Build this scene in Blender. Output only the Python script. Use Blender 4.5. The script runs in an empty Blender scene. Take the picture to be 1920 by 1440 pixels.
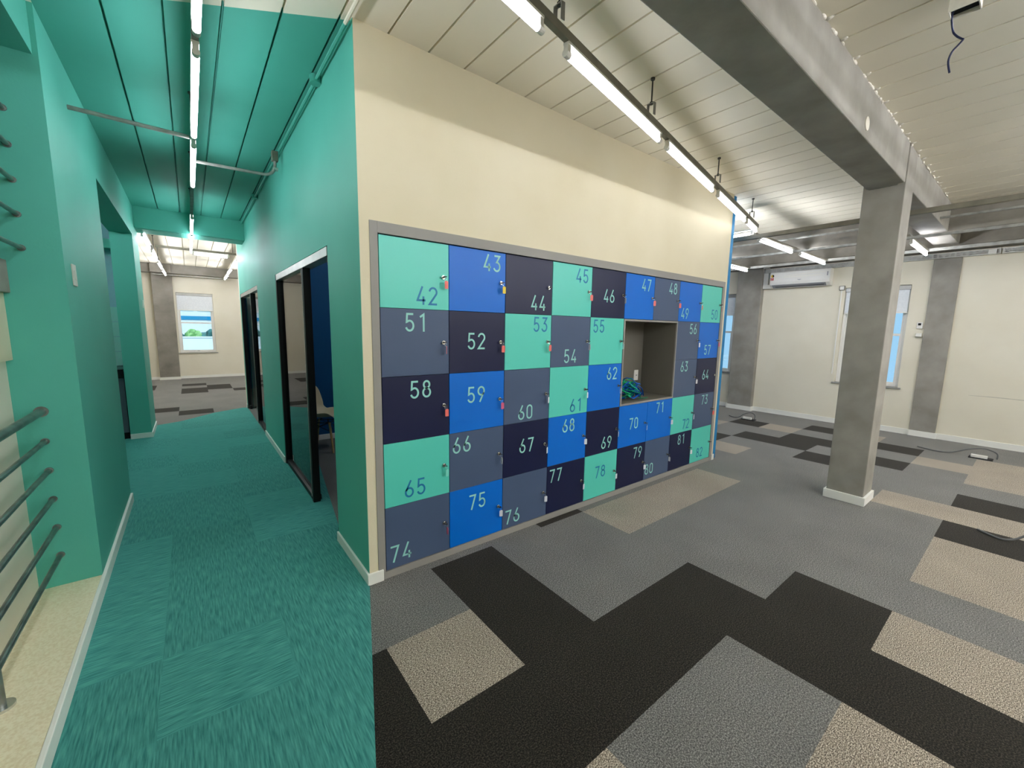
import bpy, bmesh, math, random
from mathutils import Vector, Matrix
random.seed(7)
S = bpy.context.scene
COL = S.collection
PI = math.pi

# ------------------------------------------------------------------ camera, world, exposure
cam_d = bpy.data.cameras.new('camera')
cam_d.sensor_width = 36.0
cam_d.lens = 770.5785 * 36.0 / 1920.0
cam_d.clip_start = 0.02
cam = bpy.data.objects.new('camera', cam_d)
COL.objects.link(cam)
right = Vector((0.78966154, -0.61330055, 0.01723612))
down = Vector((-0.06821013, -0.11567399, -0.99094243))
fwd = Vector((0.60973931, 0.78133345, -0.13317661))
mw = Matrix((( right.x, -down.x, -fwd.x, -0.7886), (right.y, -down.y, -fwd.y, -2.43748), (right.z, -down.z, -fwd.z, 1.61917), (0, 0, 0, 1)))
cam.matrix_world = mw
S.camera = cam
S.view_settings.view_transform = 'Standard'
S.view_settings.look = 'None'
S.view_settings.gamma = 1.0
S.view_settings.exposure = 0.25
S.view_settings.use_curve_mapping = False
S.cycles.max_bounces = 14; S.cycles.diffuse_bounces = 8; S.cycles.transparent_max_bounces = 12
TUBE = {'wall': 12.5, 'corridor': 33.0, 'far': 66.0, 'right': 54.0, 'rear': 94.0, 'room': 75.0}          # tube emission per light run; rear and room tubes are unseen and added
WORLD = 1.0
w = bpy.data.worlds.new('sky'); S.world = w; w.use_nodes = True
bg = w.node_tree.nodes['Background']
bg.inputs[0].default_value = (0.46, 0.71, 1.0, 1); bg.inputs[1].default_value = WORLD
sun_d = bpy.data.lights.new('sun', 'SUN'); sun_d.energy = 3.0; sun_d.angle = 0.01; sun_d.color = (1.0, 0.96, 0.9)
sun = bpy.data.objects.new('sun', sun_d); COL.objects.link(sun); sun.location = (0, -30, 30)
sun.rotation_euler = (math.radians(52), 0, math.radians(8))

# ------------------------------------------------------------------ materials
def lin(c):
    return tuple((v / 255 / 12.92) if v / 255 <= 0.04045 else ((v / 255 + 0.055) / 1.055) ** 2.4 for v in c)
def L4(c): return lin(c) + (1.0,)
def N(nt, t, **kw):
    n = nt.nodes.new(t)
    for k, v in kw.items(): setattr(n, k, v)
    return n
def base(name, rgb, rough=0.5, metal=0.0, spec=0.5):
    m = bpy.data.materials.new(name); m.use_nodes = True
    b = m.node_tree.nodes['Principled BSDF']
    b.inputs['Base Color'].default_value = L4(rgb)
    b.inputs['Roughness'].default_value = rough
    b.inputs['Metallic'].default_value = metal
    b.inputs['Specular IOR Level'].default_value = spec
    return m, m.node_tree, b
def mottled(name, rgb, rgb2, scale=3.0, rough=0.7, detail=6.0, lo=0.35, hi=0.65, bump=0.0, bscale=60.0, spec=0.3, dist=0.0, metal=0.0):
    m, nt, b = base(name, rgb, rough, metal, spec)
    tc = N(nt, 'ShaderNodeTexCoord')
    ns = N(nt, 'ShaderNodeTexNoise'); ns.inputs['Scale'].default_value = scale; ns.inputs['Detail'].default_value = detail
    ns.inputs['Distortion'].default_value = dist
    nt.links.new(tc.outputs['Object'], ns.inputs['Vector'])
    r = N(nt, 'ShaderNodeValToRGB')
    r.color_ramp.elements[0].position = lo; r.color_ramp.elements[0].color = L4(rgb)
    r.color_ramp.elements[1].position = hi; r.color_ramp.elements[1].color = L4(rgb2)
    nt.links.new(ns.outputs['Fac'], r.inputs['Fac']); nt.links.new(r.outputs['Color'], b.inputs['Base Color'])
    if bump:
        n2 = N(nt, 'ShaderNodeTexNoise'); n2.inputs['Scale'].default_value = bscale; n2.inputs['Detail'].default_value = 3
        nt.links.new(tc.outputs['Object'], n2.inputs['Vector'])
        bp = N(nt, 'ShaderNodeBump'); bp.inputs['Strength'].default_value = bump; bp.inputs['Distance'].default_value = 0.01
        nt.links.new(n2.outputs['Fac'], bp.inputs['Height']); nt.links.new(bp.outputs['Normal'], b.inputs['Normal'])
    return m
def carpet(name, a, b_, c, scale=180.0, stretch=(1, 1, 1), sheen=0.18):
    m, nt, b = base(name, a, 0.95, 0, 0.1)
    b.inputs['Sheen Weight'].default_value = sheen; b.inputs['Sheen Roughness'].default_value = 0.5
    tc = N(nt, 'ShaderNodeTexCoord'); mp = N(nt, 'ShaderNodeMapping'); mp.inputs['Scale'].default_value = stretch
    nt.links.new(tc.outputs['Object'], mp.inputs['Vector'])
    ns = N(nt, 'ShaderNodeTexNoise'); ns.inputs['Scale'].default_value = scale; ns.inputs['Detail'].default_value = 3.5; ns.inputs['Roughness'].default_value = 0.62
    nt.links.new(mp.outputs['Vector'], ns.inputs['Vector'])
    r = N(nt, 'ShaderNodeValToRGB'); e = r.color_ramp.elements
    e[0].position = 0.36; e[0].color = L4(a); e[1].position = 0.64; e[1].color = L4(c)
    k = e.new(0.5); k.color = L4(b_)
    nt.links.new(ns.outputs['Fac'], r.inputs['Fac'])
    # slow mottling of the pile
    n2 = N(nt, 'ShaderNodeTexNoise'); n2.inputs['Scale'].default_value = 2.2; n2.inputs['Detail'].default_value = 2
    nt.links.new(tc.outputs['Object'], n2.inputs['Vector'])
    mr = N(nt, 'ShaderNodeMapRange'); mr.inputs[1].default_value = 0.3; mr.inputs[2].default_value = 0.7; mr.inputs[3].default_value = 0.9; mr.inputs[4].default_value = 1.08
    nt.links.new(n2.outputs['Fac'], mr.inputs[0])
    mx = N(nt, 'ShaderNodeMix', data_type='RGBA', blend_type='MULTIPLY'); mx.inputs[0].default_value = 1.0
    nt.links.new(r.outputs['Color'], mx.inputs[6]); nt.links.new(mr.outputs[0], mx.inputs[7])
    nt.links.new(mx.outputs[2], b.inputs['Base Color'])
    bp = N(nt, 'ShaderNodeBump'); bp.inputs['Strength'].default_value = 0.35; bp.inputs['Distance'].default_value = 0.004
    nt.links.new(ns.outputs['Fac'], bp.inputs['Height']); nt.links.new(bp.outputs['Normal'], b.inputs['Normal'])
    return m
def teal_carpet():
    m, nt, b = base('teal_carpet', (50, 125, 118), 0.95, 0, 0.1)
    b.inputs['Sheen Weight'].default_value = 1.0; b.inputs['Sheen Roughness'].default_value = 0.4; b.inputs['Sheen Tint'].default_value = L4((120, 215, 205))
    tc = N(nt, 'ShaderNodeTexCoord')
    sc = N(nt, 'ShaderNodeVectorMath', operation='MULTIPLY'); sc.inputs[1].default_value = (2.0, 2.0, 0)
    nt.links.new(tc.outputs['Object'], sc.inputs[0])
    fl = N(nt, 'ShaderNodeVectorMath', operation='FLOOR'); nt.links.new(sc.outputs[0], fl.inputs[0])
    wn = N(nt, 'ShaderNodeTexWhiteNoise', noise_dimensions='2D'); nt.links.new(fl.outputs[0], wn.inputs['Vector'])
    streak = []
    for s in ((140, 10, 1), (10, 140, 1)):
        mp = N(nt, 'ShaderNodeMapping'); mp.inputs['Scale'].default_value = s
        nt.links.new(tc.outputs['Object'], mp.inputs['Vector'])
        ns = N(nt, 'ShaderNodeTexNoise'); ns.inputs['Scale'].default_value = 1.0; ns.inputs['Detail'].default_value = 3
        nt.links.new(mp.outputs['Vector'], ns.inputs['Vector']); streak.append(ns)
    gt = N(nt, 'ShaderNodeMath', operation='GREATER_THAN'); gt.inputs[1].default_value = 0.5
    nt.links.new(wn.outputs['Value'], gt.inputs[0])
    mx = N(nt, 'ShaderNodeMix', data_type='FLOAT'); nt.links.new(gt.outputs[0], mx.inputs[0])
    nt.links.new(streak[0].outputs['Fac'], mx.inputs[2]); nt.links.new(streak[1].outputs['Fac'], mx.inputs[3])
    r = N(nt, 'ShaderNodeValToRGB'); e = r.color_ramp.elements
    e[0].position = 0.3; e[0].color = L4((40, 110, 108)); e[1].position = 0.7; e[1].color = L4((86, 162, 152))
    nt.links.new(mx.outputs[0], r.inputs['Fac'])
    mr = N(nt, 'ShaderNodeMapRange'); mr.inputs[3].default_value = 0.9; mr.inputs[4].default_value = 1.1
    nt.links.new(wn.outputs['Value'], mr.inputs[0])
    ml = N(nt, 'ShaderNodeMix', data_type='RGBA', blend_type='MULTIPLY'); ml.inputs[0].default_value = 1.0
    nt.links.new(r.outputs['Color'], ml.inputs[6]); nt.links.new(mr.outputs[0], ml.inputs[7])
    nt.links.new(ml.outputs[2], b.inputs['Base Color'])
    bp = N(nt, 'ShaderNodeBump'); bp.inputs['Strength'].default_value = 0.5; bp.inputs['Distance'].default_value = 0.006
    nt.links.new(mx.outputs[0], bp.inputs['Height']); nt.links.new(bp.outputs['Normal'], b.inputs['Normal'])
    return m
def emis(name, rgb, st):
    m = bpy.data.materials.new(name); m.use_nodes = True; nt = m.node_tree
    nt.nodes.remove(nt.nodes['Principled BSDF'])
    e = N(nt, 'ShaderNodeEmission'); e.inputs[0].default_value = L4(rgb); e.inputs[1].default_value = st
    nt.links.new(e.outputs[0], nt.nodes['Material Output'].inputs[0]); return m
def glass(name, tint=(235, 245, 245), ior=1.5, tr=1.0):
    m = bpy.data.materials.new(name); m.use_nodes = True; nt = m.node_tree
    nt.nodes.remove(nt.nodes['Principled BSDF'])
    t = N(nt, 'ShaderNodeBsdfTransparent'); t.inputs[0].default_value = L4(tint)
    g = N(nt, 'ShaderNodeBsdfGlossy'); g.inputs['Roughness'].default_value = 0.0
    f = N(nt, 'ShaderNodeFresnel'); f.inputs['IOR'].default_value = ior
    mx = N(nt, 'ShaderNodeMixShader')
    nt.links.new(f.outputs[0], mx.inputs[0]); nt.links.new(t.outputs[0], mx.inputs[1]); nt.links.new(g.outputs[0], mx.inputs[2])
    nt.links.new(mx.outputs[0], nt.nodes['Material Output'].inputs[0]); return m

M = {}
M['cream'] = mottled('cream_paint', (222, 211, 180), (228, 218, 190), 1.5, 0.75, bump=0.05, bscale=90)
M['farcream'] = mottled('cream_paint_office', (226, 219, 198), (233, 227, 208), 1.2, 0.75, bump=0.05, bscale=90)
M['white'] = mottled('white_trim', (238, 237, 228), (244, 243, 236), 3, 0.45)
M['teal'] = mottled('teal_paint', (84, 176, 158), (90, 182, 164), 1.3, 0.55, bump=0.06, bscale=70)
M['blue'] = mottled('blue_paint', (6, 78, 128), (10, 86, 138), 1.3, 0.6)
M['bluetrim'] = mottled('blue_edge_paint', (30, 120, 172), (36, 128, 180), 1.3, 0.6)
M['plank'] = mottled('ceiling_plank_paint', (224, 217, 196), (231, 224, 204), 1.1, 0.7)
M['plankteal'] = mottled('ceiling_plank_teal', (70, 160, 142), (78, 168, 150), 1.1, 0.6)
M['concrete'] = mottled('concrete', (136, 132, 123), (164, 160, 151), 3.4, 0.75, 10, 0.3, 0.72, 0.1, 30, dist=0.15)
M['concrete_dark'] = mottled('concrete_raw', (120, 115, 106), (148, 143, 133), 3.4, 0.8, 10, 0.3, 0.72, 0.1, 30, dist=0.15)
M['terrazzo'] = mottled('terrazzo', (236, 220, 182), (250, 239, 208), 95, 0.35, 3, 0.35, 0.62, spec=0.4)
M['carpetG'] = carpet('carpet_grey', (62, 61, 59), (104, 103, 99), (152, 150, 144), 165.0)
M['carpetD'] = carpet('carpet_charcoal', (14, 12, 10), (37, 34, 29), (70, 65, 56), 165.0, sheen=0.08)
M['carpetB'] = carpet('carpet_beige', (46, 40, 34), (142, 130, 114), (220, 209, 190), 140.0, (1, 1.7, 1))
M['carpetT'] = teal_carpet()
M['mint'] = mottled('mint_laminate', (84, 205, 186), (87, 208, 189), 1, 0.36, spec=0.5)
M['lblue'] = mottled('blue_laminate', (0, 106, 205), (0, 108, 208), 1, 0.36)
M['slate'] = mottled('slate_laminate', (72, 88, 116), (75, 91, 119), 1, 0.36)
M['navy'] = mottled('navy_laminate', (20, 26, 60), (22, 28, 63), 1, 0.36)
M['nummint'] = base('mint_lettering', (150, 214, 204), 0.5)[0]
M['numblue'] = base('blue_lettering', (20, 120, 168), 0.5)[0]
M['carcass'] = mottled('grey_laminate', (148, 145, 139), (152, 149, 143), 1, 0.5)
M['nichein'] = mottled('taupe_laminate', (112, 108, 98), (116, 112, 102), 1, 0.5)
M['gap'] = base('dark_gap', (18, 18, 20), 0.9)[0]
M['chrome'] = base('chrome', (215, 215, 212), 0.16, 1.0)[0]
M['steel'] = mottled('steel_tube', (120, 126, 122), (150, 156, 152), 12, 0.35, metal=0.85)
M['galv'] = mottled('galvanised_steel', (132, 132, 126), (158, 157, 150), 14, 0.7, spec=0.25, metal=0.0)
M['traymetal'] = mottled('bright_tray_steel', (196, 195, 188), (220, 219, 212), 14, 0.5, metal=0.1)
M['channel'] = mottled('grey_channel', (112, 108, 95), (130, 126, 112), 8, 0.5, metal=0.3)
M['rod'] = base('threaded_rod', (70, 70, 66), 0.5, 0.6)[0]
M['black'] = mottled('black_aluminium', (7, 7, 8), (12, 12, 13), 6, 0.5)
M['alu'] = mottled('silver_aluminium', (170, 168, 162), (186, 184, 178), 6, 0.35, metal=0.5)
M['blackkey'] = base('black_key_plastic', (18, 18, 18), 0.4)[0]
for k_, v_ in TUBE.items(): M['tube_' + k_] = emis('fluorescent_tube_' + k_, (240, 243, 252), v_)
M['cap'] = mottled('lamp_cap', (205, 202, 190), (215, 212, 200), 8, 0.45)
M['glass'] = glass('clear_glass')
M['doorglass'] = glass('door_glass', (238, 245, 243), 2.0)
M['acwhite'] = mottled('white_plastic', (236, 234, 226), (242, 240, 233), 2, 0.35)
M['acgrey'] = base('grey_plastic', (150, 152, 156), 0.4)[0]
M['acline'] = base('pale_gloss_strip', (252, 248, 234), 0.2)[0]
M['red'] = base('red_print', (196, 40, 52), 0.5)[0]
M['yellow'] = base('yellow_print', (236, 196, 40), 0.5)[0]
M['blind'] = mottled('white_blind_fabric', (226, 230, 233), (234, 238, 240), 30, 0.9)
M['chair'] = mottled('cream_shell', (226, 214, 180), (232, 220, 188), 2, 0.35)
M['wood'] = mottled('pale_wood', (186, 150, 96), (206, 172, 116), 14, 0.5)
M['wire'] = base('black_wire', (14, 14, 14), 0.4)[0]
M['cable'] = base('navy_cable', (24, 34, 74), 0.4)[0]
M['greycable'] = base('grey_cable', (92, 94, 94), 0.5)[0]
M['lanblue'] = mottled('blue_lanyard', (10, 84, 190), (24, 110, 215), 30, 0.6)
M['langreen'] = mottled('green_lanyard', (20, 165, 110), (40, 205, 140), 30, 0.6)
M['ktile'] = mottled('aqua_tile', (178, 232, 224), (190, 240, 232), 2, 0.2)
M['kwall'] = mottled('pale_blue_wall', (166, 204, 222), (174, 210, 226), 1, 0.6)
M['kcab'] = mottled('charcoal_cabinet', (72, 84, 92), (80, 92, 100), 2, 0.4)
M['kblack'] = mottled('black_stone', (10, 12, 14), (18, 20, 22), 9, 0.25)
M['tagred'] = base('salmon_tag', (236, 112, 104), 0.4)[0]
M['tagyel'] = base('yellow_tag', (232, 200, 24), 0.4)[0]
M['tagwht'] = base('white_tag', (228, 230, 236), 0.4)[0]
M['taggrn'] = base('pale_mint_tag', (120, 214, 196), 0.4)[0]
M['tagpnk'] = base('pink_tag', (216, 96, 132), 0.4)[0]
M['render'] = mottled('pale_render', (226, 230, 232), (236, 240, 242), 0.5, 0.8)
M['bandblue'] = mottled('blue_band', (20, 140, 190), (28, 150, 200), 0.5, 0.6)
M['bglass'] = mottled('tinted_glazing', (130, 190, 190), (190, 230, 228), 0.8, 0.3)
M['leaf'] = mottled('dark_foliage', (24, 62, 58), (96, 152, 150), 2.2, 0.9)
M['leaf2'] = mottled('bright_foliage', (82, 150, 74), (178, 222, 150), 3.5, 0.9)
M['ground'] = mottled('pale_paving', (170, 188, 200), (190, 206, 216), 0.6, 0.9)
M['sealant'] = mottled('white_sealant', (214, 208, 194), (228, 222, 208), 20, 0.8)

# ------------------------------------------------------------------ mesh helpers
class MB:
    def __init__(s): s.v = []; s.f = []; s.m = []
    def quad(s, pts, m=0):
        b = len(s.v); s.v += [tuple(p) for p in pts]; s.f.append(tuple(range(b, b + len(pts)))); s.m.append(m); return s
    def box(s, x0, x1, y0, y1, z0, z1, m=0):
        b = len(s.v)
        s.v += [(x0, y0, z0), (x1, y0, z0), (x1, y1, z0), (x0, y1, z0), (x0, y0, z1), (x1, y0, z1), (x1, y1, z1), (x0, y1, z1)]
        for f in ((0, 3, 2, 1), (4, 5, 6, 7), (0, 1, 5, 4), (1, 2, 6, 5), (2, 3, 7, 6), (3, 0, 4, 7)):
            s.f.append(tuple(b + i for i in f)); s.m.append(m)
        return s
    def prism(s, poly, vec, m=0):
        b = len(s.v); n = len(poly); v = Vector(vec)
        s.v += [tuple(p) for p in poly] + [tuple(Vector(p) + v) for p in poly]
        s.f.append(tuple(b + i for i in reversed(range(n)))); s.m.append(m)
        s.f.append(tuple(b + n + i for i in range(n))); s.m.append(m)
        for i in range(n):
            j = (i + 1) % n
            s.f.append((b + i, b + j, b + n + j, b + n + i)); s.m.append(m)
        return s
    def tube(s, path, r, n=8, m=0, caps=True, flat=None):
        P = [Vector(p) for p in path]; rings = []; b = len(s.v)
        up = None
        for i, p in enumerate(P):
            t = (P[min(i + 1, len(P) - 1)] - P[max(i - 1, 0)])
            if t.length < 1e-9: t = Vector((0, 0, 1))
            t.normalize()
            if up is None:
                a = Vector((0, 0, 1)) if abs(t.z) < 0.9 else Vector((1, 0, 0))
                up = (a - t * a.dot(t)).normalized()
            else:
                up = up - t * up.dot(t)
                up = up.normalized() if up.length > 1e-6 else t.orthogonal().normalized()
            sd = t.cross(up)
            rr = r[i] if isinstance(r, (list, tuple)) else r
            fx = flat if flat else 1.0
            for k in range(n):
                a = 2 * PI * k / n
                s.v.append(tuple(p + sd * (math.cos(a) * rr) + up * (math.sin(a) * rr * fx)))
        for i in range(len(P) - 1):
            for k in range(n):
                k2 = (k + 1) % n
                s.f.append((b + i * n + k, b + i * n + k2, b + (i + 1) * n + k2, b + (i + 1) * n + k)); s.m.append(m)
        if caps:
            s.f.append(tuple(b + k for k in reversed(range(n)))); s.m.append(m)
            s.f.append(tuple(b + (len(P) - 1) * n + k for k in range(n))); s.m.append(m)
        return s
    def cyl(s, p0, p1, r, n=12, m=0): return s.tube([p0, p1], r, n, m)
    def sphere(s, c, rx, ry=None, rz=None, nu=14, nv=9, m=0, jit=0.0, rnd=None):
        ry = ry or rx; rz = rz or rx; b = len(s.v)
        s.v.append((c[0], c[1], c[2] - rz))
        for i in range(1, nv):
            t = -PI / 2 + PI * i / nv
            for k in range(nu):
                a = 2 * PI * k / nu; j = 1 + (rnd.uniform(-jit, jit) if rnd else 0)
                s.v.append((c[0] + rx * j * math.cos(t) * math.cos(a), c[1] + ry * j * math.cos(t) * math.sin(a), c[2] + rz * j * math.sin(t)))
        s.v.append((c[0], c[1], c[2] + rz)); top = len(s.v) - 1
        for k in range(nu):
            k2 = (k + 1) % nu
            s.f.append((b, b + 1 + k2, b + 1 + k)); s.m.append(m)
            for i in range(nv - 2):
                q = b + 1 + i * nu
                s.f.append((q + k, q + k2, q + nu + k2, q + nu + k)); s.m.append(m)
            q = b + 1 + (nv - 2) * nu
            s.f.append((q + k, q + k2, top)); s.m.append(m)
        return s
    def build(s, name, mats, parent=None, origin=None, smooth=False, bevel=0.0):
        if not isinstance(mats, (list, tuple)): mats = [mats]
        o0 = Vector((0, 0, 0))
        if parent is not None: o0 = wloc(parent)
        elif origin is not None: o0 = Vector(origin)
        elif s.v:
            xs, ys, zs = zip(*s.v); o0 = Vector(((min(xs) + max(xs)) / 2, (min(ys) + max(ys)) / 2, min(zs)))
        me = bpy.data.meshes.new(name)
        me.from_pydata([tuple(Vector(v) - o0) for v in s.v], [], s.f)
        for mm in mats: me.materials.append(mm)
        for p, mi in zip(me.polygons, s.m): p.material_index = mi; p.use_smooth = smooth
        bm = bmesh.new(); bm.from_mesh(me); bmesh.ops.recalc_face_normals(bm, faces=bm.faces) if not getattr(s, 'keepn', False) else None
        bm.to_mesh(me); bm.free(); me.update()
        o = bpy.data.objects.new(name, me); COL.objects.link(o)
        if parent is not None: o.parent = parent
        else: o.location = o0
        if bevel:
            bv = o.modifiers.new('bevel', 'BEVEL'); bv.width = bevel; bv.segments = 2; bv.limit_method = 'ANGLE'
        if smooth:
            try: me.set_sharp_from_angle(angle=math.radians(40))
            except Exception: pass
        return o
def wloc(o):
    v = Vector(o.location)
    while o.parent: o = o.parent; v = v + Vector(o.location)
    return v
def thing(name, loc, label, cat, group=None):
    o = bpy.data.objects.new(name, None); COL.objects.link(o); o.location = loc; o.empty_display_size = 0.1
    return tag(o, label, cat, group)
def tag(o, label, cat, group=None):
    o['label'] = label; o['category'] = cat
    if group: o['group'] = group
    return o
def struct(o):
    o['kind'] = 'structure'; return o
def copy_tree(o, parent=None):
    c = o.copy(); COL.objects.link(c); c.parent = parent
    for ch in list(o.children): copy_tree(ch, c)
    return c

ZC = 3.235            # ceiling
XL = -1.315           # corridor's left wall
XR = 8.47             # far right wall
YF = 13.0             # far end wall
YS = -7.0             # wall behind the viewer
YB = 0.948            # front face of the teal stair block

# ------------------------------------------------------------------ floor
X0, Y0, T = 0.388, -0.072, 0.5
dark = {(0, 0), (0, 1), (-2, 1), (-2, 2), (-1, 2), (0, 2), (1, 2), (2, 2), (2, 3), (3, 3), (2, 4), (2, -1), (10, 1), (11, 2), (13, 2), (11, -1), (11, 0),
        (12, 0), (12, 1), (13, -2), (14, 0), (10, -2), (9, 4), (7, 4), (-2, 3), (2, 5), (3, 6), (-3, 1), (-3, 2), (6, 6), (-1, 4), (5, -4), (12, -5), (14, -6)}
beige = {(-1, 1), (3, 0), (4, 0), (5, 0), (6, 0), (9, -1), (8, 3), (8, 4), (5, 4), (6, 4), (3, 4), (1, 4), (12, 3), (11, 4), (12, 4), (13, 4), (-1, 3), (14, 1), (13, -1), (0, 5), (4, 6), (5, 5), (12, -3), (9, -4)}
fl = MB()
YN = 6.05
jx = []
def addtile(x0, x1, y0, y1, m):
    if x1 - x0 > 1e-4 and y1 - y0 > 1e-4: fl.quad([(x0, y0, 0), (x1, y0, 0), (x1, y1, 0), (x0, y1, 0)], m)
rt = random.Random(3)
for i in range(-8, 17):
    for j in range(-13, 14):
        x0, x1 = max(X0 + T * i, -3.6), min(X0 + T * (i + 1), XR + .1)
        y1, y0 = min(Y0 - T * j, YN), max(Y0 - T * (j + 1), YS)
        m = 1 if (i, j) in dark else 2 if (i, j) in beige else 0
        addtile(x0, x1, y0, y1, m)
fd = {(-1, 1), (0, 0), (0, 6), (0, 7), (1, 7), (1, 8), (-2, 9), (2, 6), (-2, 8), (0, 9), (3, 3), (-4, 4)}
for i in range(-5, 19):
    for j in range(-2, 15):
        x0, x1 = -1.05 + .51 * i, -1.05 + .51 * (i + 1)
        y0, y1 = 6.77 + .475 * j, 6.77 + .475 * (j + 1)
        y0 = max(y0, YN); y1 = min(y1, YF + .1); x0 = max(x0, -4.1); x1 = min(x1, XR + .1)
        addtile(x0, x1, y0, y1, 1 if (i, j) in fd or (i > 4 and rt.random() < .15) else 0)
addtile(-4.1, -3.6, YS, YN, 0)
struct(fl.build('floor', [M['carpetG'], M['carpetD'], M['carpetB']], origin=(0, 0, 0)))
sl = MB().box(-4.2, 8.7, YS - .1, YF + .2, -0.25, -0.02)
struct(sl.build('floor', M['concrete_dark'], origin=(0, 0, -0.25)))
tl = MB()
poly = [(-1.305, -7), (-1.9, -7), (-.356, -1.107), (0, 0.0)]
pts = [(-1.32, YS), (-1.0, YS), (-0.98, -3.17), (-0.356, -1.107), (0.0, 0.0), (0.0, 0.70), (0.03, 0.70), (0.30, 2.6), (0.34, 2.9), (0.0, 2.9), (0.0, 6.95), (-0.075, 7.0), (-0.544, 6.72), (-1.0, 6.2), (-1.31, 6.04), (-1.6, 5.9), (-1.6, 5.2), (-2.9, 5.2), (-2.9, 2.62), (-1.32, 2.62)]
tl.prism([(x, y, 0.0005) for x, y in pts], (0, 0, 0.0035))
struct(tl.build('floor', M['carpetT'], origin=(0, 0, 0)))

# terrazzo stair landing and its white curb
struct(MB().box(-3.4, -1.318, YS, YB, 0, 0.078).build('floor', M['terrazzo'], origin=(-2, 0, 0), bevel=.004))
cb = MB().box(-1.318, -1.298, YS, 2.49, 0, 0.082).build('baseboard_left', M['white'], bevel=.004); struct(cb)

# ------------------------------------------------------------------ ceiling of planks running along Y
def plank_ceiling(name, mat, x0, x1, ys, ye, gap=0.013, depth=0.026):
    c = MB(); step = 0.2465; k0 = math.floor((x0 - .196) / step) - 1
    k = k0; g = gap / 2
    def strip(a, b, za, zb):
        a2, b2 = max(a, x0), min(b, x1)
        if b2 - a2 < 1e-5: return
        ta, tb = (a2 - a) / (b - a), (b2 - a) / (b - a)
        c.quad([(a2, ys(a2), za + (zb - za) * ta), (b2, ys(b2), za + (zb - za) * tb), (b2, ye, za + (zb - za) * tb), (a2, ye, za + (zb - za) * ta)])
    while .196 + step * k < x1 + step:
        a = .196 + step * k
        if a - x0 < .06:
            strip(a - g, a + step - g, ZC, ZC); k += 1; continue
        strip(a - g, a + g, ZC + depth, ZC + depth); strip(a + g, a + step - g, ZC, ZC)
        for xv in (a - g, a + g):
            if x0 <= xv <= x1: c.quad([(xv, ys(xv), ZC), (xv, ye, ZC), (xv, ye, ZC + depth), (xv, ys(xv), ZC + depth)])
        k += 1
    c.keepn = True
    return struct(c.build(name, mat, origin=(0, 0, ZC)))
diag = lambda x: 0.03 - 0.585 * x if x < 0 else 0.03
plank_ceiling('ceiling', M['plank'], -3.6, XL, lambda x: YS, YB)
plank_ceiling('ceiling', M['plank'], 0.0, XR + .1, lambda x: YS, YF + .1)
cw = MB()
# cream planks in front of the slanting paint line
def plank_diag():
    c = MB(); step = 0.2465; g = 0.0065
    k = math.floor((XL - .196) / step) - 1
    while .196 + step * k < 0:
        a = .196 + step * k
        for xv in (a - g, a + g):
            if XL <= xv <= 0: c.quad([(xv, YS, ZC), (xv, diag(xv), ZC), (xv, diag(xv), ZC + .026), (xv, YS, ZC + .026)])
        for (p, q, zp, zq) in ((a - g, a + g, ZC + .026, ZC + .026), (a + g, a + step - g, ZC, ZC)):
            p2, q2 = max(p, XL), min(q, 0.0)
            if q2 - p2 < 1e-5: continue
            f = lambda x: zp + (zq - zp) * (x - p) / (q - p)
            c.quad([(p2, YS, f(p2)), (q2, YS, f(q2)), (q2, diag(q2), f(q2)), (p2, diag(p2), f(p2))])
        k += 1
    return struct(c.build('ceiling', M['plank'], origin=(0, 0, ZC)))
plank_diag()
plank_ceiling('ceiling', M['plankteal'], XL, 0.0, diag, 5.7)
plank_ceiling('ceiling', M['plank'], -4.1, 0.0, lambda x: 5.95, YF + .1)
plank_ceiling('ceiling', M['plankteal'], -3.0, XL, lambda x: 2.6, 5.95)
struct(MB().box(-4.3, 8.8, YS - .2, YF + .3, ZC + .03, ZC + .2).build('ceiling', M['concrete_dark'], origin=(0, 0, ZC + .03)))

# ------------------------------------------------------------------ locker wall (front), room block
LX0, LW, LZ1, LH = 0.109, 0.465, 2.151, 0.4198
FX0, FX1, FZ1 = 0.058, 4.35, 2.221
WE = 4.396
wf = MB()
wf.box(.0015, FX0, 0, .10, 0, ZC); wf.box(FX1, WE, 0, .10, 0, ZC); wf.box(FX0, FX1, 0, .10, FZ1, ZC)
struct(wf.build('wall_front', M['cream'], origin=(2, 0, 0)))
# shallow horizontal plaster ridge low on the upper wall is only light and shade in the photograph: not modelled
struct(MB().box(.10, WE, .5, .56, 0, ZC).build('wall_front', M['blue'], origin=(2, .5, 0)))
# teal corridor wall with its two door openings
D1a, D1b, D2a, D2b, DZ = 0.68, 2.90, 4.45, 6.90, 2.17
wc = MB()
for a, b in ((0.0015, D1a), (D1b, D2a), (D2b, 7.0)): wc.box(0, .10, a, b, 0, ZC)
for a, b in ((D1a, D1b), (D2a, D2b)): wc.box(0, .10, a, b, DZ, ZC)
struct(wc.build('wall_right', M['teal'], origin=(0, 3, 0)))
struct(MB().box(.10, WE, 3.74, 3.82, 0, ZC).build('wall_back', M['blue'], origin=(2, 3.74, 0)))
struct(MB().box(.0, WE + .15, 7.0, 7.1, 0, ZC).build('wall_back', M['farcream'], origin=(2, 7, 0)))
struct(MB().box(4.398, 4.505, .02, 7.0, 0, ZC).build('wall_right', M['bluetrim'], origin=(4.46, 3, 0)))
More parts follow.
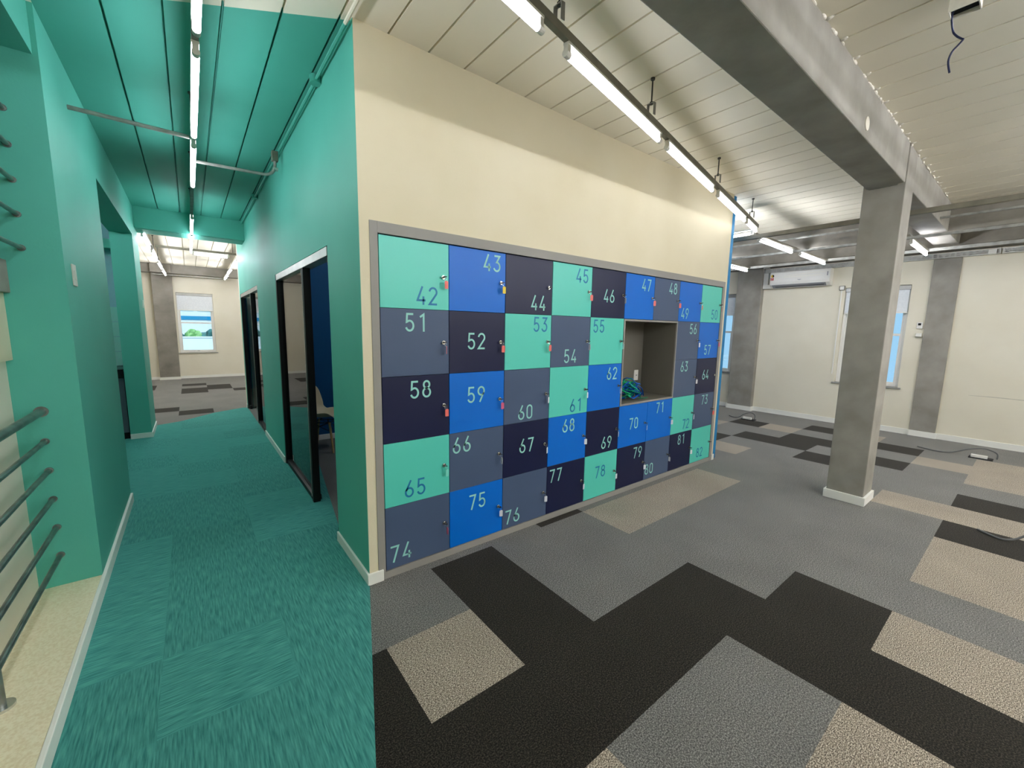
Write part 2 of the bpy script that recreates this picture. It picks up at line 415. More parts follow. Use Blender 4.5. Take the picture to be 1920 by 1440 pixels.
# grey surround of the lockers, plinth and end trims
sr = MB()
sr.box(FX0, LX0 - .004, -.006, .02, 0, FZ1); sr.box(LX0 - .004, FX1, -.006, .02, LZ1 + .006, FZ1); sr.box(LX0 + 9 * LW + .004, FX1, -.006, .02, 0, LZ1 + .006)
sr.box(LX0 - .004, LX0 + 9 * LW + .004, -.004, .02, 0, LZ1 - 5 * LH - .004)
struct(sr.build('trim_1', M['carcass'], origin=(2, 0, 0), bevel=.001))
bbf = MB(); bbf.box(-.014, FX0 + .03, -.016, 0, 0, .075); bbf.box(-.014, 0, 0, D1a, 0, .075)
struct(bbf.build('baseboard_front', M['white'], bevel=.003))
struct(MB().box(FX1 + .004, WE + .012, -.012, 0, 0, .075).build('baseboard_front', M['white'], bevel=.003))
struct(MB().box(-.014, 0, D1b, D2a, 0, .075).build('baseboard_right', M['white'], bevel=.003))
struct(MB().box(-.014, 0, D2b, 7.0, 0, .075).build('baseboard_right', M['white'], bevel=.003))
struct(MB().box(.10, 4.37, 3.722, 3.74, 0, .075).build('baseboard_back', M['white'], bevel=.003))

# ------------------------------------------------------------------ lockers
def arc(cx, cy, rx, ry, a0, a1, n=12):
    return [(cx + rx * math.cos(math.radians(a0 + (a1 - a0) * i / n)), cy + ry * math.sin(math.radians(a0 + (a1 - a0) * i / n))) for i in range(n + 1)]
DG = {
 '0': [arc(.26, .74, .21, .21, 0, 180) + arc(.26, .26, .21, .21, 180, 360) + [(.47, .74)]],
 '1': [[(.14, .80), (.36, .95), (.36, .0)]],
 '2': [arc(.27, .72, .22, .23, 172, -32, 14) + [(.05, .05), (.51, .05)]],
 '3': [[(.06, .95), (.46, .95), (.24, .58)] + arc(.25, .315, .23, .265, 82, -160, 16)],
 '4': [[(.36, 1.0), (.06, .24), (.54, .24)], [(.41, .46), (.41, 0)]],
 '5': [[(.48, .95), (.12, .95), (.09, .52)] + arc(.26, .32, .22, .27, 128, -160, 18)],
 '6': [[(.37, 1.0), (.09, .43)] + arc(.27, .30, .22, .25, 155, 515, 22)],
 '7': [[(.03, .95), (.49, .95), (.19, 0)]],
 '8': [arc(.27, .75, .18, .20, -90, 270, 20), arc(.27, .30, .22, .25, 90, 450, 22)],
 '9': [[(.17, 0), (.45, .57)] + arc(.27, .70, .22, .25, -25, 335, 22)],
}
def stroke(mb, pts, wd, y):
    n = len(pts); Lf = []; Rt = []
    for i, p in enumerate(pts):
        def d(a, b):
            v = Vector((b[0] - a[0], b[1] - a[1])); return v.normalized() if v.length > 1e-9 else Vector((1, 0))
        t0 = d(pts[i - 1], p) if i else d(p, pts[1]); t1 = d(p, pts[i + 1]) if i < n - 1 else t0
        nn = Vector((-t0.y - t1.y, t0.x + t1.x))
        nn = nn.normalized() if nn.length > 1e-6 else Vector((-t0.y, t0.x))
        k = min(2.2, 1.0 / max(.3, nn.dot(Vector((-t0.y, t0.x)))))
        Lf.append((p[0] + nn.x * wd / 2 * k, y, p[1] + nn.y * wd / 2 * k)); Rt.append((p[0] - nn.x * wd / 2 * k, y, p[1] - nn.y * wd / 2 * k))
    for i in range(n - 1): mb.quad([Lf[i], Rt[i], Rt[i + 1], Lf[i + 1]])
rowcode = ['42m 43b 44n 45m 46n 47b 48s 49b 50m', '51s 52n 53m 54s 55m -- -- 56s 57b', '58n 59b 60s 61m 62b -- -- 63s 64n', '65m 66s 67n 68b 69n 70b 71b 72m 73s', '74s 75b 76s 77n 78m 79n 80s 81n 82m']
NUMPOS = {42: (0.414, 1.817), 43: (0.916, 2.073), 44: (1.356, 1.821), 45: (1.841, 2.069), 46: (2.2, 1.925), 47: (2.756, 2.063), 48: (3.228, 2.063), 49: (3.489, 1.817), 50: (4.145, 1.825), 51: (0.336, 1.648), 52: (0.789, 1.529), 53: (1.385, 1.656), 54: (1.729, 1.399), 55: (2.079, 1.655), 56: (3.689, 1.651), 57: (4.043, 1.411), 58: (0.362, 1.221), 59: (0.789, 1.151), 60: (1.25, 0.971), 61: (1.821, 0.969), 62: (2.294, 1.223), 63: (3.555, 1.233), 64: (4.044, 1.116), 65: (0.315, 0.568), 66: (0.671, 0.801), 67: (1.269, 0.7), 68: (1.74, 0.799), 69: (2.261, 0.566), 70: (2.673, 0.697), 71: (3.127, 0.812), 72: (3.676, 0.563), 73: (4.071, 0.811), 74: (0.207, 0.149), 75: (0.804, 0.351), 76: (1.137, 0.141), 77: (1.603, 0.38), 78: (2.188, 0.293), 79: (2.768, 0.381), 80: (2.991, 0.159), 81: (3.604, 0.388), 82: (4.045, 0.158)}
TAGS = {42: 'r', 43: 'y', 44: '', 45: 'r', 46: 'w', 47: 'r', 48: 'r', 49: 'r', 50: 'r', 51: 'r', 52: 'r', 53: 'r', 54: 'w', 55: 'w', 56: 'w', 57: 'p', 58: 'r', 59: 'p', 60: 'w', 61: 'w', 62: 'w', 63: 'w', 64: '', 65: 'g', 66: 'w', 67: 'w', 68: 'w', 69: 'w', 70: 'w', 71: 'w', 72: 'w', 73: 'r', 74: 'p', 75: 'w', 76: 'w', 77: 'w', 78: 'w', 79: 'w', 80: 'w', 81: 'w', 82: ''}
EDGE = {51: 62, 66: 80, 74: 82, 80: 80, 54: 78, 46: 60, 69: 30, 55: 70, 62: 75}
TM = {'r': ('tagred', 'salmon red'), 'y': ('tagyel', 'yellow'), 'w': ('tagwht', 'white'), 'g': ('taggrn', 'pale mint'), 'p': ('tagpnk', 'pink')}
KM = {'m': ('mint', 'mint green'), 'b': ('lblue', 'bright blue'), 's': ('slate', 'slate grey'), 'n': ('navy', 'dark navy')}
lock_me = None; key_me = None
rk = random.Random(11)
for r, row in enumerate(rowcode):
    for c, code in enumerate(row.split()):
        if code == '--': continue
        n = int(code[:2]); mat, cname = KM[code[2]]
        x0 = LX0 + c * LW; x1 = x0 + LW; z1 = LZ1 - r * LH; z0 = z1 - LH
        th = thing('locker', ((x0 + x1) / 2, 0.25, z0), f'{cname} locker door numbered {n} in the built-in locker wall', 'locker', 'numbered lockers in the white wall')
        bd = MB(); e = .001
        bd.box(x0 + e, x0 + .016, .022, .45, z0 + e, z1 - e); bd.box(x1 - .016, x1 - e, .022, .45, z0 + e, z1 - e)
        bd.box(x0 + .016, x1 - .016, .022, .45, z0 + e, z0 + .016); bd.box(x0 + .016, x1 - .016, .022, .45, z1 - .016, z1 - e)
        bd.box(x0 + .016, x1 - .016, .44, .45, z0 + .016, z1 - .016)
        bd.build('body', M['gap'], th)
        gp = .0022
        dr = MB().box(x0 + gp, x1 - gp, 0.0, .019, z0 + .0012, z1 - .0012).build('door', M[mat], th, bevel=.0012)
        nb = MB(); s = str(n); cx, cz = NUMPOS[n]; h = .114; dw = .057; gap_ = .027
        for k, ch in enumerate(s):
            ox = cx - (2 * dw + gap_) / 2 + k * (dw + gap_)
            for st in DG[ch]: stroke(nb, [(ox + px * h, cz - h / 2 + pz * h) for px, pz in st], .0125, -.0009)
        nb.keepn = True
        nm = nb.build('number', M['numblue'] if code[2] == 'm' else M['nummint'], dr)
        nm['label'] = f'{"blue" if code[2] == "m" else "pale mint"} number {n}'
        lx, lz = x1 - .045, (z0 + z1) / 2
        lk = MB(); lk.cyl((lx, 0, lz), (lx, -.010, lz), .013, 18); lk.cyl((lx, -.010, lz), (lx, -.014, lz), .010, 18)
        lo = lk.build('lock', M['chrome'], dr, smooth=True); lo['label'] = 'round chrome cam lock'
        if code[2:] and n != 64:
            t = TAGS[n]
            kl = thing('key', (lx, -.02, lz), f'black key in the lock of locker {n}' + (f' with a {TM[t][1]} tag hanging from it' if t else ', no tag on it'), 'key', 'keys left in the locker locks')
            kb = MB(); kb.cyl((lx, -.012, lz), (lx, -.026, lz), .0045, 10)
            ang = rk.uniform(-.3, .3)
            dx, dz = math.cos(ang) * .008, math.sin(ang) * .008
            kb.prism([(lx - dx, -.022, lz - dz - .002), (lx + dx, -.022, lz + dz - .002), (lx + dx * 1.1, -.040, lz + dz), (lx - dx * 1.1, -.040, lz - dz)], (0, 0, .005))
            kb.build('key_bow', M['blackkey'], kl)
            if t:
                ra = [(lx + .007 * math.sin(a), -.034 + .002 * math.cos(a), lz - .012 + .013 * math.cos(a)) for a in [2 * PI * i / 14 for i in range(15)]]
                MB().tube(ra, .0008, 5).build('split_ring', M['chrome'], kl)
                an = math.radians(EDGE.get(n, rk.uniform(-28, 28))); hx, hy = math.cos(an) * .0125, math.sin(an) * .0125
                tx, ty, tz = lx + .009, -.034, lz - .024
                tg = MB(); 
                poly = [(-1, -.5), (-1, -.92), (-.8, -1), (.8, -1), (1, -.92), (1, -.1), (.5, 0), (-.5, 0), (-1, -.1)]
                pp = [(tx + hx * u, ty + hy * u, tz + .050 * v) for u, v in poly]
                tg.prism(pp, (-math.sin(an) * .0025, math.cos(an) * .0025, 0))
                tg.build('key_tag', M[TM[t][0]], kl)

# open niche among the lockers
nx0, nx1, nz1, nz0 = LX0 + 5 * LW, LX0 + 7 * LW, LZ1 - LH, LZ1 - 3 * LH
ni = thing('open_shelf', ((nx0 + nx1) / 2, .2, nz0), 'open grey-brown niche framed in pale laminate in the middle of the lockers', 'shelf')
nb = MB()
nb.box(nx0 + .02, nx1 - .02, .405, .42, nz0 + .02, nz1 - .02); nb.box(nx0 + .003, nx0 + .02, .01, .42, nz0 + .003, nz1 - .003); nb.box(nx1 - .02, nx1 - .003, .01, .42, nz0 + .003, nz1 - .003)
nb.box(nx0 + .02, nx1 - .02, .01, .405, nz0 + .003, nz0 + .02); nb.box(nx0 + .02, nx1 - .02, .01, .405, nz1 - .02, nz1 - .003)
nb.build('carcass', M['nichein'], ni)
fr = MB()
fr.box(nx0 + .003, nx0 + .02, -.004, .01, nz0 + .003, nz1 - .003); fr.box(nx1 - .02, nx1 - .003, -.004, .01, nz0 + .003, nz1 - .003)
fr.box(nx0 + .02, nx1 - .02, -.004, .01, nz0 + .003, nz0 + .02); fr.box(nx0 + .02, nx1 - .02, -.004, .01, nz1 - .02, nz1 - .003)
fr.build('frame', M['carcass'], ni)
def plate(name, x, y, z, axis, label, w_=.075, h_=.118, mat='acwhite', cat='socket', holes=True):
    b = MB(); d = MB()
    if axis == 'y-':
        b.box(x - w_ / 2, x + w_ / 2, y - .008, y, z - h_ / 2, z + h_ / 2)
        d.box(x - w_ * .28, x + w_ * .28, y - .011, y - .008, z - h_ * .22, z + h_ * .22)
        hl = MB()
        for k in (-1, 0, 1): hl.box(x - .003 + .009 * k, x + .003 + .009 * k, y - .0118, y - .011, z - .004, z + .004)
    else:
        sx = 1 if axis == 'x+' else -1
        b.box(min(x, x + sx * .008), max(x, x + sx * .008), y - w_ / 2, y + w_ / 2, z - h_ / 2, z + h_ / 2)
        a, c_ = sorted((x + sx * .008, x + sx * .011)); d.box(a, c_, y - w_ * .28, y + w_ * .28, z - h_ * .22, z + h_ * .22)
        hl = MB(); a, c_ = sorted((x + sx * .011, x + sx * .0118))
        for k in (-1, 0, 1): hl.box(a, c_, y - .003 + .009 * k, y + .003 + .009 * k, z - .004, z + .004)
    t = thing(name, (x, y, z - h_ / 2), label, cat)
    b.build('cover_plate', M[mat], t, bevel=.002); p = d.build('insert', M[mat], t, bevel=.001)
    if holes: hl.build('pin_holes', M['gap'], p)
    return t
plate('power_socket', 3.235, .4045, 1.115, 'y-', 'white power socket on the back panel of the open niche')
# heap of lanyards
lx, ly, lz = nx0 + .345, .17, nz0 + .021
ln = thing('lanyard_bundle', (lx, ly, lz), 'tangled heap of blue and green lanyards lying in the open niche', 'lanyards')
rl = random.Random(5)
for nm_, mk, cnt in (('blue_straps', 'lanblue', 34), ('green_straps', 'langreen', 30)):
    b = MB()
    for q in range(cnt):
        th0 = rl.uniform(0, 2 * PI); el = rl.uniform(.1, 1.0); path = []
        cx, cy = lx + rl.uniform(-.04, .04), ly + rl.uniform(-.04, .04)
        arcl = rl.uniform(1.2, 2.6); tilt = rl.uniform(-.7, .7); R_ = rl.uniform(.09, .15)
        for i in range(11):
            a = th0 + arcl * (i / 10 - .5); e2 = el + tilt * (i / 10 - .5) * 1.4
            rr = R_ * (1 + .06 * math.sin(5 * a + q))
            path.append((cx + rr * math.cos(a) * math.cos(e2), cy + rr * .8 * math.sin(a) * math.cos(e2), max(lz + .012, lz + .02 + 1.55 * rr * abs(math.sin(e2)))))
        b.tube(path, .011, 6, flat=.35)
    if nm_ == 'green_straps': b.tube([(lx + .1, ly - .06, lz + .008), (lx + .17, ly - .09, lz + .006), (lx + .24, ly - .08, lz + .006)], .008, 6, flat=.4)
    b.build(nm_, M[mk], ln, smooth=True)

# ------------------------------------------------------------------ glazed doors in the teal wall
def glazed(idx, a, b, post, leaf, label):
    t = thing('door_%d' % idx, (.04, (a + b) / 2, 0), label, 'door'); struct(t)
    f = MB()
    f.box(.002, .085, b - .05, b - .002, 0, DZ - .002); f.box(.002, .062, post, post + .05, .006, DZ - .065)
    lo_, hi_ = leaf
    fix = (post + .05, b - .05) if hi_ <= post + .001 else (a + .03, post)
    if fix[0] < post: f.box(.002, .085, a + .002, a + .03, 0, DZ - .002)
    f.box(.01, .08, fix[0], fix[1], .004, .05)
    f.build('frame', M['black'], t, bevel=.002)
    MB().box(.002, .085, a + .03, b - .05, DZ - .065, DZ - .002).build('head_rail', M['alu'], t, bevel=.002)
    MB().box(.036, .046, fix[0], fix[1], .05, DZ - .065).build('fixed_pane', M['doorglass'], t)
    s = MB(); s.box(-.0005, .002, post + .05, post + .056, .05, DZ - .07); s.build('edge_strip', M['alu'], t)
    return t, fix
d1, fx = glazed(1, D1a, D1b, 1.50, (D1a, 1.50), 'black framed glazed meeting room door nearest the lockers')
an = math.radians(78); ca, sa = math.cos(an), math.sin(an); px_, py_ = .041, D1a + .035
lp = [(px_ + sa * u - ca * v, py_ + ca * u + sa * v, .012) for u, v in ((0, -.005), (.765, -.005), (.765, .005), (0, .005))]
MB().prism(lp, (0, 0, DZ - .082)).build('glass_leaf', M['doorglass'], d1)
p = MB(); p.box(.022, .060, D1a + .012, D1a + .10, .005, .055); p.box(.022, .060, D1a + .012, D1a + .10, DZ - .12, DZ - .066); p.build('pivot_fitting', M['black'], d1, bevel=.002)
d2, fx = glazed(2, D2a, D2b, 5.33, (5.38, D2b), 'black framed glazed door at the far end of the teal corridor wall')
lf = MB(); lf.box(.60, .61, 6.75, 6.84, .012, DZ - .07); lf.v = []; lf.f = []; lf.m = []
lf.box(.05, .85, 6.80, 6.81, .012, DZ - .07); lf.build('glass_leaf', M['doorglass'], d2)
p = MB(); p.box(.022, .060, D2b - .15, D2b - .06, .005, .07); p.build('pivot_fitting', M['black'], d2, bevel=.002)

# meeting room chair
def shell_chair(loc, rot, label):
    t = thing('shell_chair', (0, 0, 0), label, 'chair')
    prof = [(.225, .415, .165), (.20, .44, .19), (.14, .445, .215), (.05, .43, .23), (-.05, .425, .235), (-.13, .44, .235), (-.185, .49, .23), (-.215, .57, .225), (-.235, .66, .215), (-.25, .75, .195), (-.262, .81, .155), (-.268, .835, .10)]
    b = MB(); nw = 12; rows = []
    for i, (x, z, hw) in enumerate(prof):
        rws = []
        for k in range(nw + 1):
            u = -1 + 2 * k / nw
            lift = .085 * abs(u) ** 2.6
            tx, tz = (0, lift * (.55 if i < 2 else 1)) if i < 5 else (lift * 1.1, 0) if i > 6 else (lift * .6, lift * .6)
            if i < 2: tz *= .5
            rws.append((x + tx, u * hw, z + tz))
        rows.append(rws)
    base_ = len(b.v)
    for rws in rows: b.v += rws
    for i in range(len(rows) - 1):
        for k in range(nw):
            b.f.append((i * (nw + 1) + k, i * (nw + 1) + k + 1, (i + 1) * (nw + 1) + k + 1, (i + 1) * (nw + 1) + k)); b.m.append(0)
    o = b.build('shell', M['chair'], t, smooth=True)
    so = o.modifiers.new('thick', 'SOLIDIFY'); so.thickness = .008
    sb = o.modifiers.new('sub', 'SUBSURF'); sb.levels = 1; sb.render_levels = 2
    for sx in (1, -1):
        for sy in (1, -1):
            MB().tube([(.12 * sx - .01, .10 * sy, .375), (.165 * sx - .01, .15 * sy, .20), (.205 * sx - .01, .195 * sy, 0)], [.015, .014, .010], 10).build('leg', M['wood'], t, smooth=True)
    wb = MB()
    for sx in (1, -1):
        wb.tube([(.12 * sx - .01, .10, .37), (.12 * sx - .01, -.10, .37)], .006, 6); wb.tube([(.15 * sx - .01, .13, .26), (.12 * sx - .01, -.10, .37)], .004, 6); wb.tube([(.15 * sx - .01, -.13, .26), (.12 * sx - .01, .10, .37)], .004, 6)
    for sy in (1, -1):
        wb.tube([(.12 - .01, .10 * sy, .37), (-.12 - .01, .10 * sy, .37)], .006, 6); wb.tube([(.15 - .01, .13 * sy, .26), (-.12 - .01, .10 * sy, .37)], .004, 6); wb.tube([(-.15 - .01, .13 * sy, .26), (.12 - .01, .10 * sy, .37)], .004, 6)
        wb.tube([(.09 * sy, .09, .375), (.09 * sy, .09, .425)], .008, 8); wb.tube([(.09 * sy, -.09, .375), (.09 * sy, -.09, .425)], .008, 8)
    wb.build('wire_brace', M['wire'], t)
    t.location = loc; t.rotation_euler = (0, 0, rot); return t
shell_chair((.53, 3.24, .004), math.radians(-40), 'cream moulded shell chair on wooden legs behind the meeting room glass')

# ------------------------------------------------------------------ left teal wall, stair block, kitchen recess
lw = MB()
lw.box(-1.575, XL, YB, 2.50, 0, ZC); lw.box(-1.54, XL, 2.50, 5.2, 2.79, ZC); lw.box(-1.54, XL, 5.2, 6.05, 0, ZC)
struct(lw.build('wall_left', M['teal'], origin=(-1.45, 3, 0)))
struct(MB().box(-1.54, XL + .014, 5.186, 5.2, 0, .075).build('baseboard_left', M['white'], bevel=.003))
struct(MB().box(XL, XL + .014, 5.2, 6.05, 0, .075).build('baseboard_left', M['white'], bevel=.003))
st = MB(); st.box(-3.4, -1.575, YB, 1.05, 0, ZC); struct(st.build('wall_left', M['teal'], origin=(-2.4, 1, 0)))
struct(MB().box(-1.70, -1.577, YS, YB, .06, 1.407).build('wall_left', M['farcream'], origin=(-1.64, -3, .06)))
struct(MB().box(-1.66, -1.55, YS, YB, 1.407, 1.762).build('trim_2', M['cream'], origin=(-1.6, -3, 1.407), bevel=.003))
struct(MB().box(-3.4, -1.525, YS, YB, 1.762, 1.932).build('floor', M['concrete'], origin=(-2.4, -3, 1.762), bevel=.004))
sf = MB(); sf.box(-3.4, -1.337, YS, YB, 2.985, ZC + .02); struct(sf.build('ceiling', M['teal'], origin=(-2.4, -3, 2.985)))
struct(MB().box(-3.5, -3.4, YS, 6.05, 0, ZC).build('wall_left', M['farcream'], origin=(-3.45, 0, 0)))
def railing(x, zs, r0, zbase, label, top_r):
    t = thing('stair_railing', (x, YB, zbase), label, 'railing', 'steel stair railings')
    for k, z in enumerate(zs):
        top = (k == len(zs) - 1)
        b = MB().tube([(x, YB, z), (x, -4.2, z)], top_r if top else r0, 12); b.cyl((x, YB, z), (x, YB - .006, z), (top_r if top else r0) * 1.5, 14)
        o = b.build('top_rail' if top else 'rail', M['steel'], t, smooth=True)
    for yp in (-.05, -2.2):
        b = MB().cyl((x - .012, yp, zbase), (x - .012, yp, zs[-1] - .01), .016, 12)
        po = b.build('post', M['steel'], t, smooth=True)
        MB().cyl((x - .012, yp, zbase), (x - .012, yp, zbase + .012), .04, 18).build('base_flange', M['chrome'], po, smooth=True)
    return t
railing(-1.476, [.263 + .1705 * k for k in range(6)], .0125, .078, 'lower steel railing of six bars beside the terrazzo landing', .02)
up = thing('stair_railing', (-1.466, YB, 1.93), 'upper steel railing of slim bars meeting the teal wall above the stairs', 'railing', 'steel stair railings')
for z in (2.0, 2.172, 2.344, 2.516, 2.69):
    b = MB().tube([(-1.466, YB, z), (-1.466, -4.2, z)], .011, 10); b.cyl((-1.466, YB, z), (-1.466, YB - .006, z), .017, 12); b.build('rail', M['steel'], up, smooth=True)
for yp in (-.6, -2.4):
    MB().cyl((-1.487, yp, 1.80), (-1.487, yp, 2.72), .015, 12).build('post', M['steel'], up, smooth=True)
# kitchen recess
ck = thing('kitchen_counter', (-2.2, 5.4, 0), 'charcoal kitchen counter with black top seen through the teal opening', 'kitchen counter')
MB().box(-2.9, -1.55, 5.22, 5.78, .1, .86).build('cabinet', M['kcab'], ck); MB().box(-2.9, -1.55, 5.26, 5.78, 0, .1).build('plinth', M['kblack'], ck)
MB().box(-2.9, -1.548, 5.19, 5.78, .86, .98).build('worktop', M['kblack'], ck, bevel=.004)
struct(MB().box(-2.95, -1.545, 5.8, 5.9, 0, ZC).build('wall_back', M['kwall'], origin=(-2.2, 5.8, 0)))
kt = MB()
for r in range(4):
    for c in range(4): kt.box(-1.55 - .33 * (c + 1) + .003, -1.55 - .33 * c - .003, 5.785, 5.8, .985 + .2125 * r, .985 + .2125 * (r + 1) - .006)
struct(kt.build('trim_3', M['ktile'], origin=(-2.2, 5.79, 1.0), bevel=.003))
struct(MB().box(-2.95, -1.545, 5.55, 5.8, 2.62, 2.74).build('trim_4', M['teal'], origin=(-2.2, 5.6, 2.62)))
struct(MB().box(-3.0, -2.95, 1.05, 5.9, 0, ZC).build('wall_left', M['teal'], origin=(-2.97, 3, 0)))
struct(MB().box(-3.4, -1.54, 5.9, 6.05, 0, ZC).build('wall_back', M['farcream'], origin=(-2.4, 6, 0)))
plate('light_switch', XL, 1.155, 1.89, 'x+', 'beige light switch plate on the near teal wall by the stairs', .085, .125, 'cap', 'switch', False)
plate('light_switch', XL, 5.80, 1.89, 'x+', 'small white switch plate on the far teal pillar edge', .07, .115, 'acwhite', 'switch', False)

# ------------------------------------------------------------------ beams and columns
def concrete(name, *bx, mat='concrete'):
    b = MB().box(*bx); return struct(b.build(name, M[mat], bevel=.006))
concrete('trim_5', -1.31, 4.115, -1.555, -1.30, 2.915, ZC + .01)
concrete('trim_5', 4.10, 4.165, -1.505, -1.305, 2.918, ZC + .01)
concrete('trim_6', 4.48, 7.86, -1.55, -1.30, 2.915, ZC + .01)
cl = MB().box(4.16, 4.475, -1.555, -1.265, 0, ZC); struct(cl.build('trim_7', M['concrete'], origin=(4.32, -1.41, 0), bevel=.006))
bb = MB().box(4.142, 4.493, -1.573, -1.247, 0, .085); struct(bb.build('baseboard_right', M['white'], bevel=.004))
concrete('trim_8', 6.72, 6.985, YS, 7.0, 2.91, ZC + .01, mat='concrete_dark')
concrete('trim_9', 7.86, XR, YS, YF, 2.90, ZC + .01, mat='concrete_dark')
concrete('trim_10', -1.575, -.001, 5.65, 6.05, 2.945, ZC + .01, mat='concrete_dark')
tb = MB().box(-1.314, .022, 5.60, 5.66, 2.945, ZC + .008); 
tb.box(-1.314, -.001, 5.66, 6.02, 2.940, 2.945); struct(tb.build('trim_11', M['teal'], origin=(-.65, 5.7, 2.94)))
concrete('trim_12', -4.1, XR, YF - .25, YF, 2.99, ZC + .01, mat='concrete_dark')
concrete('trim_13', -1.545, -1.10, YF - .16, YF, 0, 2.99, mat='concrete_dark')
struct(MB().box(-1.56, -1.085, YF - .175, YF - .16, 0, .075).build('baseboard_back', M['white']))
concrete('trim_14', -1.545, -1.10, YF - .34, YF - .25, 2.99, ZC, mat='concrete_dark')
# sealant blobs along the beam / plank joint
rs = random.Random(9); sb_ = MB()
x = 1.6
while x < 6.4:
    if rs.random() < .45:
        sb_.sphere((x, -1.556, ZC - rs.uniform(0, .012)), rs.uniform(.012, .045), .008, rs.uniform(.006, .014), 8, 5)
    x += rs.uniform(.03, .09)
k = 0
while .196 + .2465 * k < 6.3:
    xg = .196 + .2465 * k
    if xg > 1.7: sb_.sphere((xg, -1.57, ZC), .014, .02, .010, 8, 5)
    k += 1
struct(sb_.build('trim_15', M['sealant'], smooth=True))
# round blanking disc on the beam
tag(MB().cyl((2.83, -1.555, 3.0), (2.83, -1.561, 3.0), .042, 28).build('cover_disc', M['sealant'], smooth=True), 'round pale cover disc on the side of the near concrete beam', 'cover')

# ------------------------------------------------------------------ outer walls and windows
def wall_x(x0, x1, ya, yb, holes, mat, name):
    b = MB(); ys = ya
    for (h0, h1, z0, z1) in sorted(holes):
        b.box(x0, x1, ys, h0, 0, ZC); b.box(x0, x1, h0, h1, 0, z0); b.box(x0, x1, h0, h1, z1, ZC); ys = h1
    b.box(x0, x1, ys, yb, 0, ZC); return struct(b.build(name, M[mat], origin=(x0, (ya + yb) / 2, 0)))
WY = [(-1.03, -.17), (1.70, 2.55)]
wall_x(XR, XR + .16, YS, YF, [(a, b, .76, 2.44) for a, b in WY], 'farcream', 'wall_right')
b = MB(); hx0, hx1 = -1.05, -.19
b.box(-4.1, hx0, YF, YF + .16, 0, ZC); b.box(hx1, XR + .16, YF, YF + .16, 0, ZC); b.box(hx0, hx1, YF, YF + .16, 0, .76); b.box(hx0, hx1, YF, YF + .16, 2.49, ZC)
struct(b.build('wall_back', M['farcream'], origin=(2, YF, 0)))
struct(MB().box(-4.1, XR + .16, YS - .1, YS, 0, ZC).build('wall_front', M['farcream'], origin=(2, YS, 0)))
struct(MB().box(-4.2, -4.1, YS, YF + .16, 0, ZC).build('wall_left', M['farcream'], origin=(-4.15, 3, 0)))
# flush grey pier and projecting pier on the right wall
concrete('trim_16', XR - .03, XR, -1.55, -1.245, 0, 2.80)
concrete('trim_17', 8.345, XR, 1.165, 1.64, 0, 2.90)
bw = MB(); bw.box(XR - .014, XR, YS, -1.565, 0, .09); bw.box(XR - .044, XR, -1.565, -1.235, 0, .09); bw.box(XR - .014, XR, -1.235, 1.15, 0, .09); bw.box(8.33, XR, 1.15, 1.655, 0, .09); bw.box(XR - .014, XR, 1.655, YF, 0, .09)
struct(bw.build('baseboard_right', M['white']))
bw = MB(); bw.box(-4.1, -1.56, YF - .014, YF, 0, .075); bw.box(-1.085, XR, YF - .014, YF, 0, .075); struct(bw.build('baseboard_back', M['white']))
def window(idx, mat_w, w_, h_):
    """local frame: opening 0..w_ in u, 0..h_ in z, depth into wall = v (0 inside .. .16 outside); mat_w maps (u,v,z)->world"""
    def B(mb, u0, u1, v0, v1, z0, z1):
        p, q = mat_w(u0, v0, z0), mat_w(u1, v1, z1)
        mb.box(min(p[0], q[0]), max(p[0], q[0]), min(p[1], q[1]), max(p[1], q[1]), min(p[2], q[2]), max(p[2], q[2])); return mb
    t = thing('window_%d' % idx, mat_w(w_ / 2, .05, 0), 'white sash window with a part lowered roller blind', 'window'); struct(t)
    f = MB(); k = .035
    B(f, .002, k, .05, .13, .002, h_ - .002); B(f, w_ - k, w_ - .002, .05, .13, .002, h_ - .002); B(f, k, w_ - k, .05, .13, .002, k); B(f, k, w_ - k, .05, .13, h_ - k, h_ - .002)
    f.build('frame', M['acwhite'], t, bevel=.003)
    mid = .87 if h_ < 1.71 else .87
    for (z0, z1, v0) in ((k, mid + .02, .06), (mid - .02, h_ - k, .095)):
        s = MB(); e = .04
        B(s, k, k + e, v0, v0 + .03, z0, z1); B(s, w_ - k - e, w_ - k, v0, v0 + .03, z0, z1); B(s, k + e, w_ - k - e, v0, v0 + .03, z0, z0 + e); B(s, k + e, w_ - k - e, v0, v0 + .03, z1 - e, z1)
        so_ = s.build('sash', M['acwhite'], t, bevel=.002)
        B(MB(), k + e, w_ - k - e, v0 + .012, v0 + .016, z0 + e, z1 - e).build('pane', M['glass'], so_)
        B(MB(), w_ / 2 - .03, w_ / 2 + .03, v0 - .012, v0, z0 + .005 if v0 < .08 else z0 + .01, z0 + .022).build('latch', M['alu'], so_)
    bl = B(MB(), .02, w_ - .02, .022, .026, 1.24, h_ - .06).build('blind', M['blind'], t)
    B(MB(), .02, w_ - .02, .016, .032, 1.225, 1.245).build('hem_bar', M['acwhite'], bl)
    B(MB(), .006, w_ - .006, .004, .046, h_ - .075, h_ - .006).build('blind_cassette', M['alu'], t, bevel=.004)
    B(MB(), -.04, w_ + .04, -.03, .05, -.025, 0).build('sill', M['alu'], t, bevel=.004)
    return t
window(1, lambda u, v, z: (XR + v, WY[0][0] + u, .76 + z), .86, 1.68)
window(2, lambda u, v, z: (XR + v, WY[1][0] + u, .76 + z), .85, 1.68)
window(3, lambda u, v, z: (hx0 + u, YF + v, .76 + z), .86, 1.73)
